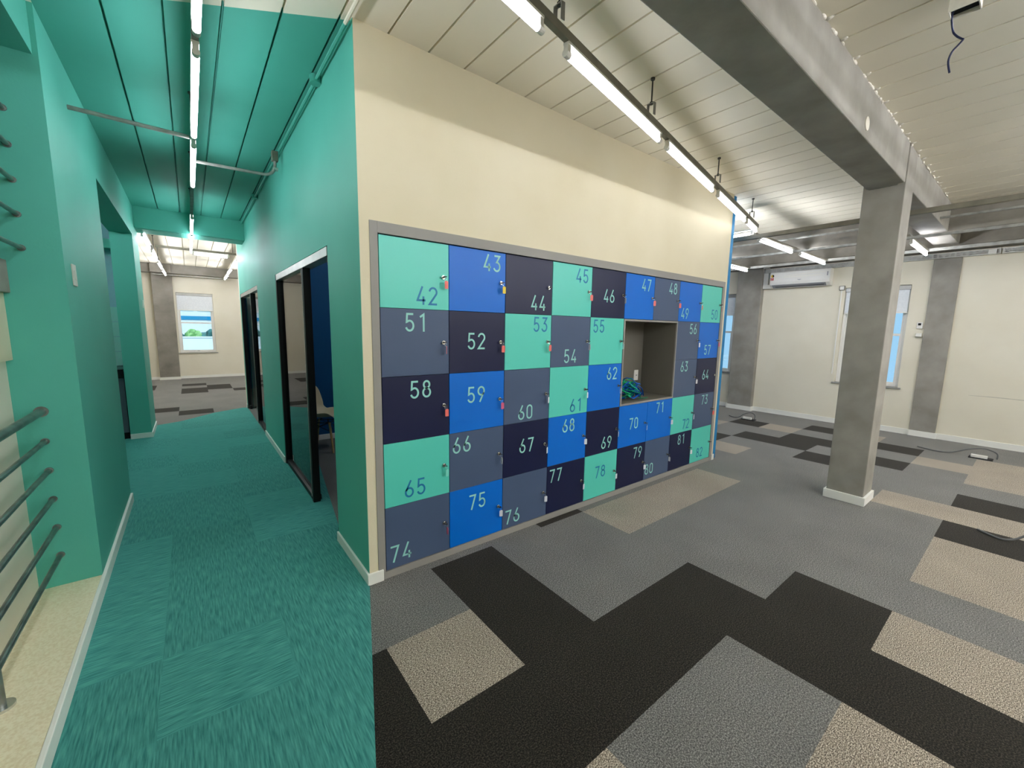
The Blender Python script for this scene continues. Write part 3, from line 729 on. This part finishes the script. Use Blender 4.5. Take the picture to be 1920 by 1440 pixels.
# outside
struct(MB().box(-60, 40, YF + .3, 90, -.6, -.5).build('floor', M['ground'], origin=(0, 20, -.6)))
gw = MB().box(-10, 14, 24, 24.3, -.5, .88).box(-10, 14, 23.95, 24.35, .88, .95); tag(gw.build('garden_wall', M['render'], bevel=.02), 'long pale garden wall outside the far window', 'wall')
bu = thing('office_building', (0, 34, -.5), 'pale building with a blue band and long glazing beyond the far window', 'building')
MB().box(-14, 16, 33, 39, -.5, 1.85).box(-14, 16, 33, 39, 2.1, 2.4).box(-14, 16, 33.2, 39, 2.4, 3.1).box(-14, 16, 32.7, 39, 3.1, 5.2).build('walls', M['render'], bu)
MB().box(-14, 16, 32.95, 39, 1.85, 2.1).build('band', M['bandblue'], bu)
gz = MB(); mu = MB()
for k in range(20): gz.box(-13.8 + 1.5 * k, -12.5 + 1.5 * k, 33.12, 33.2, 2.45, 3.05)
gz.build('glazing', M['bglass'], bu)
rb = random.Random(2); hd = MB()
for k in range(60): hd.sphere((-9 + k * .36 + rb.uniform(-.1, .1), 29 + rb.uniform(-.3, .3), rb.uniform(.4, 1.0)), rb.uniform(.35, .6), None, rb.uniform(.4, .62), 10, 7, 0, .12, rb)
h = tag(hd.build('hedge', M['leaf'], smooth=False), 'dark leafy hedge behind the pale garden wall', 'hedge')
bs = MB()
for k in range(16): bs.sphere((-.62 + rb.uniform(-.28, .28), 27 + rb.uniform(-.25, .25), .85 + rb.uniform(-.25, .28)), rb.uniform(.12, .22), None, None, 9, 6, 0, .15, rb)
bs.box(-.66, -.58, 26.96, 27.04, -.5, .8)
tag(bs.build('shrub', M['leaf2']), 'bright green rounded shrub in front of the dark hedge', 'shrub')

# ------------------------------------------------------------------ tube lights
ZT = 2.91
def fixture_proto(length, kind):
    t = bpy.data.objects.new('tube_light', None); COL.objects.link(t); t.empty_display_size = .1
    h = length / 2
    MB().tube([(-h + .045, 0, 0), (h - .045, 0, 0)], .0155, 14).build('tube', M['tube_' + kind], t, smooth=True)
    for s in (-1, 1):
        e = MB(); e.cyl((s * (h - .045), 0, 0), (s * (h - .012), 0, 0), .0165, 12); e.box(s * (h - .03) - .012, s * (h - .03) + .012, -.012, .012, 0, .045)
        e.build('lamp_holder', M['cap'], t)
    b = MB(); b.box(-h + .02, h - .02, -.017, .017, .040, .052)
    b.build('batten', M['cap'], t, bevel=.002)
    return t
protos = {}
gL = 'tube lights in the slanting run above the lockers'
gC = 'tube lights down the teal corridor'
gF = 'tube lights in the office beyond the corridor'
gR = 'tube lights hung between the pipes near the right wall'
def tube_light(c, ang, label, group, length=1.2, z=ZT):
    kind = {gL: 'wall', gC: 'corridor', gF: 'far', gR: 'right'}.get(group, 'room' if ('meeting' in label or 'kitchen' in label) else 'corridor' if 'corridor' in label else 'rear')
    key = (round(length, 2), kind)
    if key not in protos:
        protos[key] = fixture_proto(length, kind); o = protos[key]
    else: o = copy_tree(protos[key])
    o.location = (c[0], c[1], z); o.rotation_euler = (0, 0, ang); return tag(o, label, 'tube light', group)
# run above the lockers: slants toward the wall end
A = Vector((.03, -1.035)); B_ = Vector((5.05, -.009)); dr_ = (B_ - A).normalized(); ang = math.atan2(dr_.y, dr_.x)
def along(s): return A + dr_ * s
def rail(name, p0, p1, z, w_, h_, label, mat='channel', group=None):
    p0, p1 = Vector(p0), Vector(p1); d = (p1 - p0).normalized(); n = Vector((-d.y, d.x)) * w_ / 2
    pl = [(p0.x + n.x, p0.y + n.y, z), (p0.x - n.x, p0.y - n.y, z), (p1.x - n.x, p1.y - n.y, z), (p1.x + n.x, p1.y + n.y, z)]
    t = thing(name, ((p0.x + p1.x) / 2, (p0.y + p1.y) / 2, z), label, 'rail', group)
    MB().prism(pl, (0, 0, h_)).build('channel', M[mat], t, bevel=.003)
    return t
def rod(parent, x, y, z0, z1, bracket=True):
    b = MB().cyl((x, y, z0 + (.075 if bracket else 0)), (x, y, z1), .005, 8)
    b.cyl((x, y, z1 - .012), (x, y, z1), .014, 10)
    if bracket:
        b.cyl((x, y, z0 + .068), (x, y, z0 + .084), .011, 6)
    ro = b.build('hanger_rod', M['rod'], parent)
    if bracket:
        k = MB(); k.box(x - .012, x + .012, y - .026, y - .023, z0, z0 + .075); k.box(x - .012, x + .012, y + .023, y + .026, z0, z0 + .075); k.box(x - .012, x + .012, y - .023, y + .023, z0 + .072, z0 + .075)
        k.build('bracket', M['galv'], ro)
mr_ = rail('light_rail', along(-.62), along(5.16), ZT + .053, .032, .042, 'long grey channel slanting above the lockers that carries tube lights')
for s in (-.3, .62, 1.68, 3.26, 4.78): 
    p = along(s); rod(mr_, p.x, p.y, ZT + .098, ZC)
gL = 'tube lights in the slanting run above the lockers'
names = ['tube light at the near end of the slanting run, cut by the top edge', 'long tube light in the slanting run above lockers 44 to 46', 'tube light in the slanting run before the end of the white wall', 'tube light in the slanting run beside the white wall end']
for (a, b), nm_ in zip(((-.58, .51), (.665, 1.865), (1.955, 3.155), (3.28, 4.48)), names):
    p = along((a + b) / 2); tube_light(p, ang, nm_, gL, b - a)
p = along(4.82); tube_light(p, ang, 'short last tube light at the far tip of the slanting run', gL, .6)
# corridor run
XT = -.675
cr = rail('light_rail', (XT, -4.2), (XT, 7.48), ZT + .053, .03, .025, 'thin steel conduit carrying the tube lights down the teal corridor', 'galv')
for s in (-2.0, .1, 1.46, 2.75, 4.1): rod(cr, XT, s, ZT + .078, ZC, False)
gC = 'tube lights down the teal corridor'
for (a, b, nm_) in ((-1.13, .07, 'tube light at the top edge over the near end of the teal corridor'), (.20, 1.40, 'long tube light over the corridor where the left side pipe joins'), (1.53, 2.73, 'tube light over the corridor where the bent side pipe joins'), (4.19, 5.39, 'tube light just before the teal beam across the corridor'), (5.45, 6.65, 'tube light beyond the teal beam, in line with the corridor')):
    tube_light((XT, (a + b) / 2), PI / 2, nm_, gC)
tube_light((XT, 7.06), PI / 2, 'short end tube light of the corridor run by the cross pipe', gC, .72)
def pipe(name, path, r, label, mat='galv', n=10, cat='pipe', group=None):
    return tag(MB().tube(path, r, n).build(name, M[mat], smooth=True), label, cat, group)
pipe('conduit_pipe', [(XL, 1.59, 2.985), (XT - .02, 1.59, 2.975)], .014, 'straight steel pipe from the left teal wall to the corridor lights')
el = [(XT + .02, 2.13, 2.975), (-.16, 2.13, 2.985)] + [(-.16 + .10 * math.sin(a), 2.13, 3.085 - .10 * math.cos(a)) for a in [PI / 2 * i / 6 for i in range(1, 7)]] + [(-.06, 2.13, 3.12)]
bp_ = thing('conduit_pipe', (-.2, 2.13, 2.97), 'bent steel pipe rising to a box on the right teal wall', 'pipe')
MB().tube(el, .013, 10).build('bend', M['galv'], bp_, smooth=True)
MB().box(-.085, -.035, 2.10, 2.16, 3.12, 3.205).build('junction_box', M['channel'], bp_, bevel=.003)
MB().box(-.08, -.04, 2.105, 2.155, 3.04, 3.06).build('pipe_clamp', M['alu'], bp_)
tc_ = thing('wall_conduit', (-.03, 3, 3.19), 'teal painted conduit along the top of the right teal wall', 'conduit')
MB().tube([(-.03, .02, 3.205), (-.03, 2.085, 3.205)], .011, 8).tube([(-.03, 2.175, 3.205), (-.03, 5.6, 3.205)], .011, 8).build('pipe', M['plankteal'], tc_, smooth=True)
MB().tube([(-.03, -.9, 3.205), (-.03, .02, 3.205)], .011, 8).build('pipe', M['plank'], tc_, smooth=True)['label'] = 'cream painted length of the conduit'
for y in (.68, 3.85): MB().cyl((-.03, y, 3.185), (-.03, y, 3.232), .036, 18).build('round_box', M['plankteal'], tc_, smooth=True)
# far room runs
gF = 'tube lights in the office beyond the corridor'
fr1 = rail('light_rail', (-1.24, 5.9), (-1.215, 12.7), ZT + .053, .03, .025, 'pipe rail of the left light run in the far office', 'galv')
for k, (a, b) in enumerate(((6.0, 7.38), (7.76, 9.28), (9.45, 10.9), (11.12, 12.6))):
    tube_light((-1.255 + .012 * k, (a + b) / 2), PI / 2 - .01, ['nearest', 'second', 'third', 'farthest'][k] + ' tube light of the left run in the far office', gF, 1.32)
rf = rail('light_rail', (.08, 7.3), (.13, 12.7), ZT + .053, .03, .025, 'pipe rail of the right light run in the far office', 'galv')
for k, (a, b) in enumerate(((7.95, 9.35), (9.53, 11.0), (11.1, 12.56))):
    tube_light((.075 + .02 * k, (a + b) / 2), PI / 2, ['nearest', 'middle', 'farthest'][k] + ' tube light of the right run in the far office', gF, 1.30)
xr_ = rail('light_rail', (-1.18, 7.54), (.055, 7.56), ZT + .053, .035, .04, 'dark channel crossing between the light runs of the far office', 'channel')
tube_light((-.37, 7.56), .014, 'tube light lying crosswise in the far office', gF, .6)
for y in (8.0, 9.4): rod(fr1, -1.225, y, ZT + .078, ZC, False)
rod(xr_, -.02, 7.557, ZT + .093, ZC, False); rod(rf, .088, 8.0, ZT + .078, ZC, False)
pipe('conduit_pipe', [(-1.5, 12.62, 2.93), (.2, 12.62, 2.93)], .012, 'thin pale pipe along the far beam above the window')
# office runs on the right
gR = 'tube lights hung between the pipes near the right wall'
tube_light((5.545, -.075), .03, 'long tube light just past the end of the locker wall, left of the column', gR, 1.26, 2.78)
tube_light((7.03, -.06), .02, 'tube light above the air conditioner', gR, 1.26, 2.78)
tube_light((7.08, -1.26), .01, 'tube light right of the concrete column', gR, 1.24, 2.78)
tube_light((7.0, 1.145), .02, 'tube light over the projecting pier, partly behind the blue wall edge', gR, 1.26, 2.78)
tube_light((5.06, .62), PI / 2, 'tube light running back behind the blue wall edge', gR, 1.2, 2.9)
for x, r_, z, lb in ((4.83, .024, 2.80, 'thick grey pipe nearest the column, crossing under the ceiling'), (6.27, .016, 2.81, 'grey pipe between the two tube lights near the right wall'), (7.70, .022, 2.845, 'pale pipe closest to the right wall above the air conditioner')):
    t = thing('light_rail', (x, -1, z), lb, 'rail', 'pipes across the office ceiling')
    MB().box(x - r_, x + r_, -6.5, 6.8, z - r_, z + r_).build('channel', M['channel' if x < 5 else 'galv'], t, bevel=.004)
    for y in (-4.4, 4.4): rod(t, x, y, z + r_, ZC if x < 6.5 else (ZC if x < 7.8 else 2.9), False)
for (x0_, x1_, y_, lb) in ((4.856, 6.252, -.075, 'light channel over the tube light left of the column'), (6.288, 7.676, -.06, 'light channel over the tube light above the air conditioner'), (6.288, 7.676, -1.26, 'light channel over the tube light right of the column'), (6.288, 7.676, 1.145, 'light channel over the tube light by the projecting pier')):
    rail('light_rail', (x0_, y_), (x1_, y_), 2.833, .03, .025, lb)
for (a, b, lb) in ((-6.5, -1.552, 'slim pale conduit butting into the right face of the concrete beam'), (-1.298, 5.5, 'slim pale conduit running on behind the concrete beam')):
    pipe('conduit_pipe', [(6.05, a, 2.955), (6.05, b, 2.955)], .014, lb)

# added unseen tube lights to brighten the rooms: behind viewer, far office, meeting rooms
gB = 'unseen tube lights added to brighten the rooms'
wh = ['first', 'second', 'third', 'fourth', 'fifth', 'sixth', 'seventh']
for yy, nm_ in ((-3.6, 'near'), (-5.5, 'rear')):  # two added runs, out of view, light the office from behind
    rl_ = rail('light_rail', (-.3, yy), (8.2, yy), ZT + .053, .045, .045, 'grey channel of the %s added light run behind the viewer' % nm_)
    for x in (.2, 2.6, 5.2, 7.8): rod(rl_, x, yy, ZT + .098, ZC, False)
    for k in range(6): tube_light((.55 + 1.3 * k, yy), 0, '%s tube light of the %s added run behind the viewer' % (wh[k], nm_), gB)
frr = rail('light_rail', (3.6, 7.6), (3.6, 12.4), ZT + .053, .045, .045, 'grey channel of the added light run in the hidden part of the far office')  # added run, out of view, lifts the far office
for q_ in (8.2, 10.0, 11.8): rod(frr, 3.6, q_, ZT + .098, ZC, False)
for k in range(3): tube_light((3.6, 8.4 + 1.5 * k), PI / 2, wh[k] + ' tube light added in the hidden part of the far office', gB)
for k, y_ in enumerate((-3.3,)): tube_light((XT, y_), PI / 2, wh[k] + ' corridor run tube light added behind the viewer', gB)  # added unseen tube for more light near the viewer
for k, (x, y_) in enumerate(((1.9, 2.2), (1.9, 5.3))):  # added lamps, out of view, lighting the meeting rooms
    mrr = rail('light_rail', (x - .7, y_), (x + .7, y_), ZT + .053, .045, .045, 'short added light channel in the %s meeting room' % ('near', 'far')[k])
    for q_ in (-.5, .5): rod(mrr, x + q_, y_, ZT + .098, ZC, False)
    tube_light((x, y_), 0, 'tube light added in the %s meeting room' % ('near', 'far')[k], gB)

# perforated cable trays
def tray(name, p, q, h_, dpth, label, axis):
    """p,q ends along axis; perforated web facing the room"""
    t = thing(name, p, label, 'cable tray', 'perforated cable trays')
    b = MB(); L_ = abs(q[1] - p[1]) if axis == 'y' else abs(q[0] - p[0]) if axis == 'x' else abs(q[2] - p[2])
    def bx(s0, s1, d0, d1, z0, z1):
        if axis == 'y': b.box(p[0] + d0, p[0] + d1, p[1] + s0, p[1] + s1, p[2] + z0, p[2] + z1)
        elif axis == 'x': b.box(p[0] + s0, p[0] + s1, p[1] + d0, p[1] + d1, p[2] + z0, p[2] + z1)
        else: b.box(p[0] + d0, p[0] + d1, p[1] + z0, p[1] + z1, p[2] + s0, p[2] + s1)
    th_ = .002; rowsz = [(0, .2), (.42, .58), (.8, 1.0)]
    for z0, z1 in rowsz: bx(0, L_, 0, th_, h_ * z0, h_ * z1)
    bx(0, L_, th_, dpth, 0, th_); bx(0, L_, th_, dpth, h_ - th_, h_); bx(0, L_, dpth, dpth + .002, 0, h_)
    s_ = 0; pit = .062
    while s_ < L_ - .02:
        for z0, z1 in ((.2, .42), (.58, .8)): bx(s_, s_ + .022, 0, th_, h_ * z0, h_ * z1)
        s_ += pit
    b.build('tray_body', M['traymetal'], t)
    return t
ty = tray('cable_tray', (XR - .075, -1.92, 2.803), (XR - .075, 1.16, 2.803), .075, .06, 'perforated metal cable tray along the top of the right wall above the air conditioner', 'y')
ty2 = tray('cable_tray', (XR - .085, -4.5, 2.80), (XR - .085, -1.93, 2.80), .075, .07, 'perforated metal cable tray along the right wall past the grey pier', 'y')
tray('cable_tray', (8.26, 1.03, 2.885), (8.26, 1.03, 3.2), .10, .06, 'short upright perforated tray left above the air conditioner', 'z')
tube_light((-2.3, 4.2), PI / 2, 'tube light added in the kitchen recess', gB)  # unseen lamp added to light the kitchen recess
kr_ = rail('light_rail', (-2.3, 3.5), (-2.3, 4.9), ZT + .053, .045, .045, 'short added light channel in the kitchen recess')
for q_ in (3.7, 4.7): rod(kr_, -2.3, q_, ZT + .098, ZC, False)
tray('cable_tray', (-1.31, 6.24, 2.995), (-.10, 6.24, 2.995), .055, .05, 'perforated metal tray behind the teal beam across the corridor', 'x')
tag(MB().box(XR - .09, XR - .076, -1.88, -1.80, 2.81, 2.87).build('tray_clip', M['acwhite'], bevel=.003), 'small pale clip on the cable tray above the grey pier', 'clip')

# ------------------------------------------------------------------ air conditioner and fittings on the right wall
ac = thing('air_conditioner', (XR, .51, 2.49), 'white split air conditioner high on the right wall', 'air conditioner')
y0, y1 = .03, 1.0
D = .19
pr = [(XR, 2.80), (XR - D * .85, 2.80), (XR - D, 2.785), (XR - D * 1.04, 2.70), (XR - D * 1.02, 2.60), (XR - D * .95, 2.555), (XR - D * .60, 2.505), (XR, 2.495)]
MB().prism([(x, y0, z) for x, z in pr], (0, y1 - y0, 0)).build('body', M['acwhite'], ac, bevel=.006)
lv = MB(); lv.prism([(XR - D * .955, y0 + .06, 2.553), (XR - D * .60, y0 + .06, 2.500), (XR - D * .58, y0 + .06, 2.497), (XR - D * .97, y0 + .06, 2.545)], (0, y1 - y0 - .10, 0)); lv.build('louvre', M['acgrey'], ac)
MB().box(XR - D * .78, XR - D * .70, y0 + .09, y1 - .09, 2.512, 2.5195).build('air_slot', M['gap'], ac)
li = MB()
xs_ = XR - D * 1.055
def swoosh(zf, ya, yb, wd):
    n_ = 18
    P = [(ya + (yb - ya) * i / n_) for i in range(n_ + 1)]
    for i in range(n_):
        li.prism([(xs_, P[i], zf(P[i]) - wd), (xs_, P[i + 1], zf(P[i + 1]) - wd), (xs_, P[i + 1], zf(P[i + 1]) + wd), (xs_, P[i], zf(P[i]) + wd)], (.010, 0, 0))
swoosh(lambda y: 2.735 - .035 * max(0, (y - .1) / .7) ** 2, .10, .76, .004)
swoosh(lambda y: 2.685 - .0 * y + .02 * max(0, .25 - y), .16, .76, .005)
swoosh(lambda y: 2.705, .86, .93, .004); swoosh(lambda y: 2.665, .86, .93, .004)
li.build('trim_lines', M['acline'], ac)
sk = MB(); sk.box(xs_ - .001, xs_ + .01, .935, .985, 2.64, 2.69)
st_ = sk.build('energy_sticker', M['red'], ac); st_['label'] = 'red and white sticker'
sk2 = MB()
for k in range(20):
    a0, a1 = 2 * PI * k / 20, 2 * PI * (k + 1) / 20
    sk2.prism([(xs_, .955, 2.722), (xs_, .955 + .026 * math.cos(a0), 2.722 + .026 * math.sin(a0)), (xs_, .955 + .026 * math.cos(a1), 2.722 + .026 * math.sin(a1))], (.010, 0, 0), 0 if 4 < k < 14 else 1)
sk2.build('round_sticker', [M['gap'], M['yellow']], ac)
wp = MB(); wp.box(xs_ - .0015, xs_, .95, .972, 2.672, 2.682).box(xs_ - .0015, xs_, .948, .958, 2.648, 2.66).box(xs_ - .0015, xs_, .966, .976, 2.648, 2.66); wp.build('sticker_print', M['acwhite'], ac)
MB().box(xs_ - .0005, xs_ + .008, .06, .075, 2.665, 2.735).build('display', M['acgrey'], ac)
MB().box(xs_ - .0005, xs_ + .012, .47, .53, 2.628, 2.633).box(xs_ - .0005, xs_ + .012, .485, .515, 2.620, 2.624).build('badge', M['acgrey'], ac)
dc = thing('pipe_cover', (XR, 1.1, 2.5), 'white elbow pipe cover left of the air conditioner', 'pipe cover')
MB().box(XR - .08, XR, 1.075, 1.16, 2.50, 2.80).build('upright', M['acwhite'], dc, bevel=.006)
MB().box(XR - .084, XR, 1.0, 1.165, 2.497, 2.575).build('elbow', M['acwhite'], dc, bevel=.01)
tp = thing('thermostat', (XR, -1.19, 1.74), 'small white thermostat with dark display between window and grey pier', 'thermostat')
MB().box(XR - .02, XR, -1.225, -1.155, 1.735, 1.835).build('case', M['acwhite'], tp, bevel=.003); MB().box(XR - .0215, XR - .02, -1.205, -1.17, 1.785, 1.82).build('display', M['gap'], tp)
rc = thing('remote_holder', (XR, -1.19, 1.60), 'small white remote holder under the thermostat', 'holder')
MB().box(XR - .03, XR, -1.23, -1.16, 1.605, 1.66).build('pocket', M['acwhite'], rc, bevel=.003); MB().box(XR - .034, XR, -1.235, -1.155, 1.60, 1.606).build('lip', M['channel'], rc)
wb_ = thing('junction_box', (XR, -.13, 2.41), 'small square white box on the wall by the window near the column', 'box')
MB().box(XR - .03, XR, -.165, -.085, 2.40, 2.48).build('case', M['channel'], wb_, bevel=.003); MB().box(XR - .034, XR - .03, -.155, -.095, 2.41, 2.47).build('lid', M['acwhite'], wb_)
MB().box(XR - .015, XR, -.128, -.113, .9, 2.40).build('trunking', M['acwhite'], wb_)
# scuff line low on the right wall
sc_ = MB().prism([(XR - .0006, -1.83, .742), (XR - .0006, -2.1, .748), (XR - .0006, -2.6, .738), (XR - .0006, -2.6, .730), (XR - .0006, -2.1, .736), (XR - .0006, -1.83, .738)], (.0005, 0, 0))
struct(sc_.build('trim_18', mottled('scuff', (192, 186, 168), (204, 198, 180), 12, 0.8)))

# ------------------------------------------------------------------ ceiling box with loose cable, floor outlets
cb_ = thing('ceiling_box', (2.16, -2.04, 3.11), 'open white box on the ceiling planks with a blue cable hanging out', 'box')
q = MB(); bx0, bx1, by0, by1, bz = 2.115, 2.20, -2.085, -1.985, 3.12
q.box(bx0, bx0 + .004, by0, by1, bz, ZC); q.box(bx1 - .004, bx1, by0, by1, bz, ZC); q.box(bx0 + .004, bx1 - .004, by0, by0 + .004, bz, ZC); q.box(bx0 + .004, bx1 - .004, by1 - .004, by1, bz, ZC)
q.build('case', M['sealant'], cb_); MB().box(bx0 + .004, bx1 - .004, by0 + .004, by1 - .004, bz + .02, ZC - .005).build('dark_inside', M['gap'], cb_)
cp = [(2.17, -2.031, 3.187), (2.16, -1.995, 3.135), (2.25, -1.990, 3.10), (2.25, -2.005, 3.068), (2.25, -2.024, 3.046), (2.25, -2.031, 3.038), (2.25, -2.016, 3.02), (2.25, -1.998, 2.998), (2.25, -1.990, 2.96), (2.25, -2.0, 2.905)]
def smoothpath(P, n_=5):
    P = [Vector(p) for p in P]; out = []
    for i in range(len(P) - 1):
        p0, p1, p2, p3 = P[max(i - 1, 0)], P[i], P[i + 1], P[min(i + 2, len(P) - 1)]
        for k in range(n_):
            t_ = k / n_
            out.append(.5 * ((2 * p1) + (-p0 + p2) * t_ + (2 * p0 - 5 * p1 + 4 * p2 - p3) * t_ ** 2 + (-p0 + 3 * p1 - 3 * p2 + p3) * t_ ** 3))
    out.append(P[-1]); return out
MB().tube(smoothpath(cp), .0042, 8).build('cable', M['cable'], cb_, smooth=True)
def floor_outlet(x, y, s, label, plate_=True):
    t = thing('floor_outlet', (x, y, 0), label, 'floor outlet', 'cable outlets on the carpet')
    if plate_:
        MB().box(x - .07, x + .07, y - .11, y + .11, 0, .012).build('base_plate', M['gap'], t, bevel=.003)
        MB().box(x - .045, x - .005, y - .06, y + .09, .012, .05).build('socket_strip', M['acwhite'], t, bevel=.004)
    cpth = [(x + .05, y - .14 * s, .014), (x + .06, y - .13 * s, .09), (x + .05, y - .02 * s, .13), (x, y + .12 * s, .10), (x - .03, y + .26 * s, .03), (x - .05, y + .40 * s, .012), (x + .04, y + .62 * s, .012)]
    MB().tube(smoothpath(cpth), .008, 8).build('cable', M['greycable'], t, smooth=True)
floor_outlet(7.48, -2.10, 1.0, 'open floor outlet with looping cable on the carpet near the right wall')
floor_outlet(7.40, .80, .6, 'small floor outlet with a thin cable by the projecting pier')
floor_outlet(4.30, -2.62, .55, 'loop of cable on the dark carpet tile at the right edge', False)
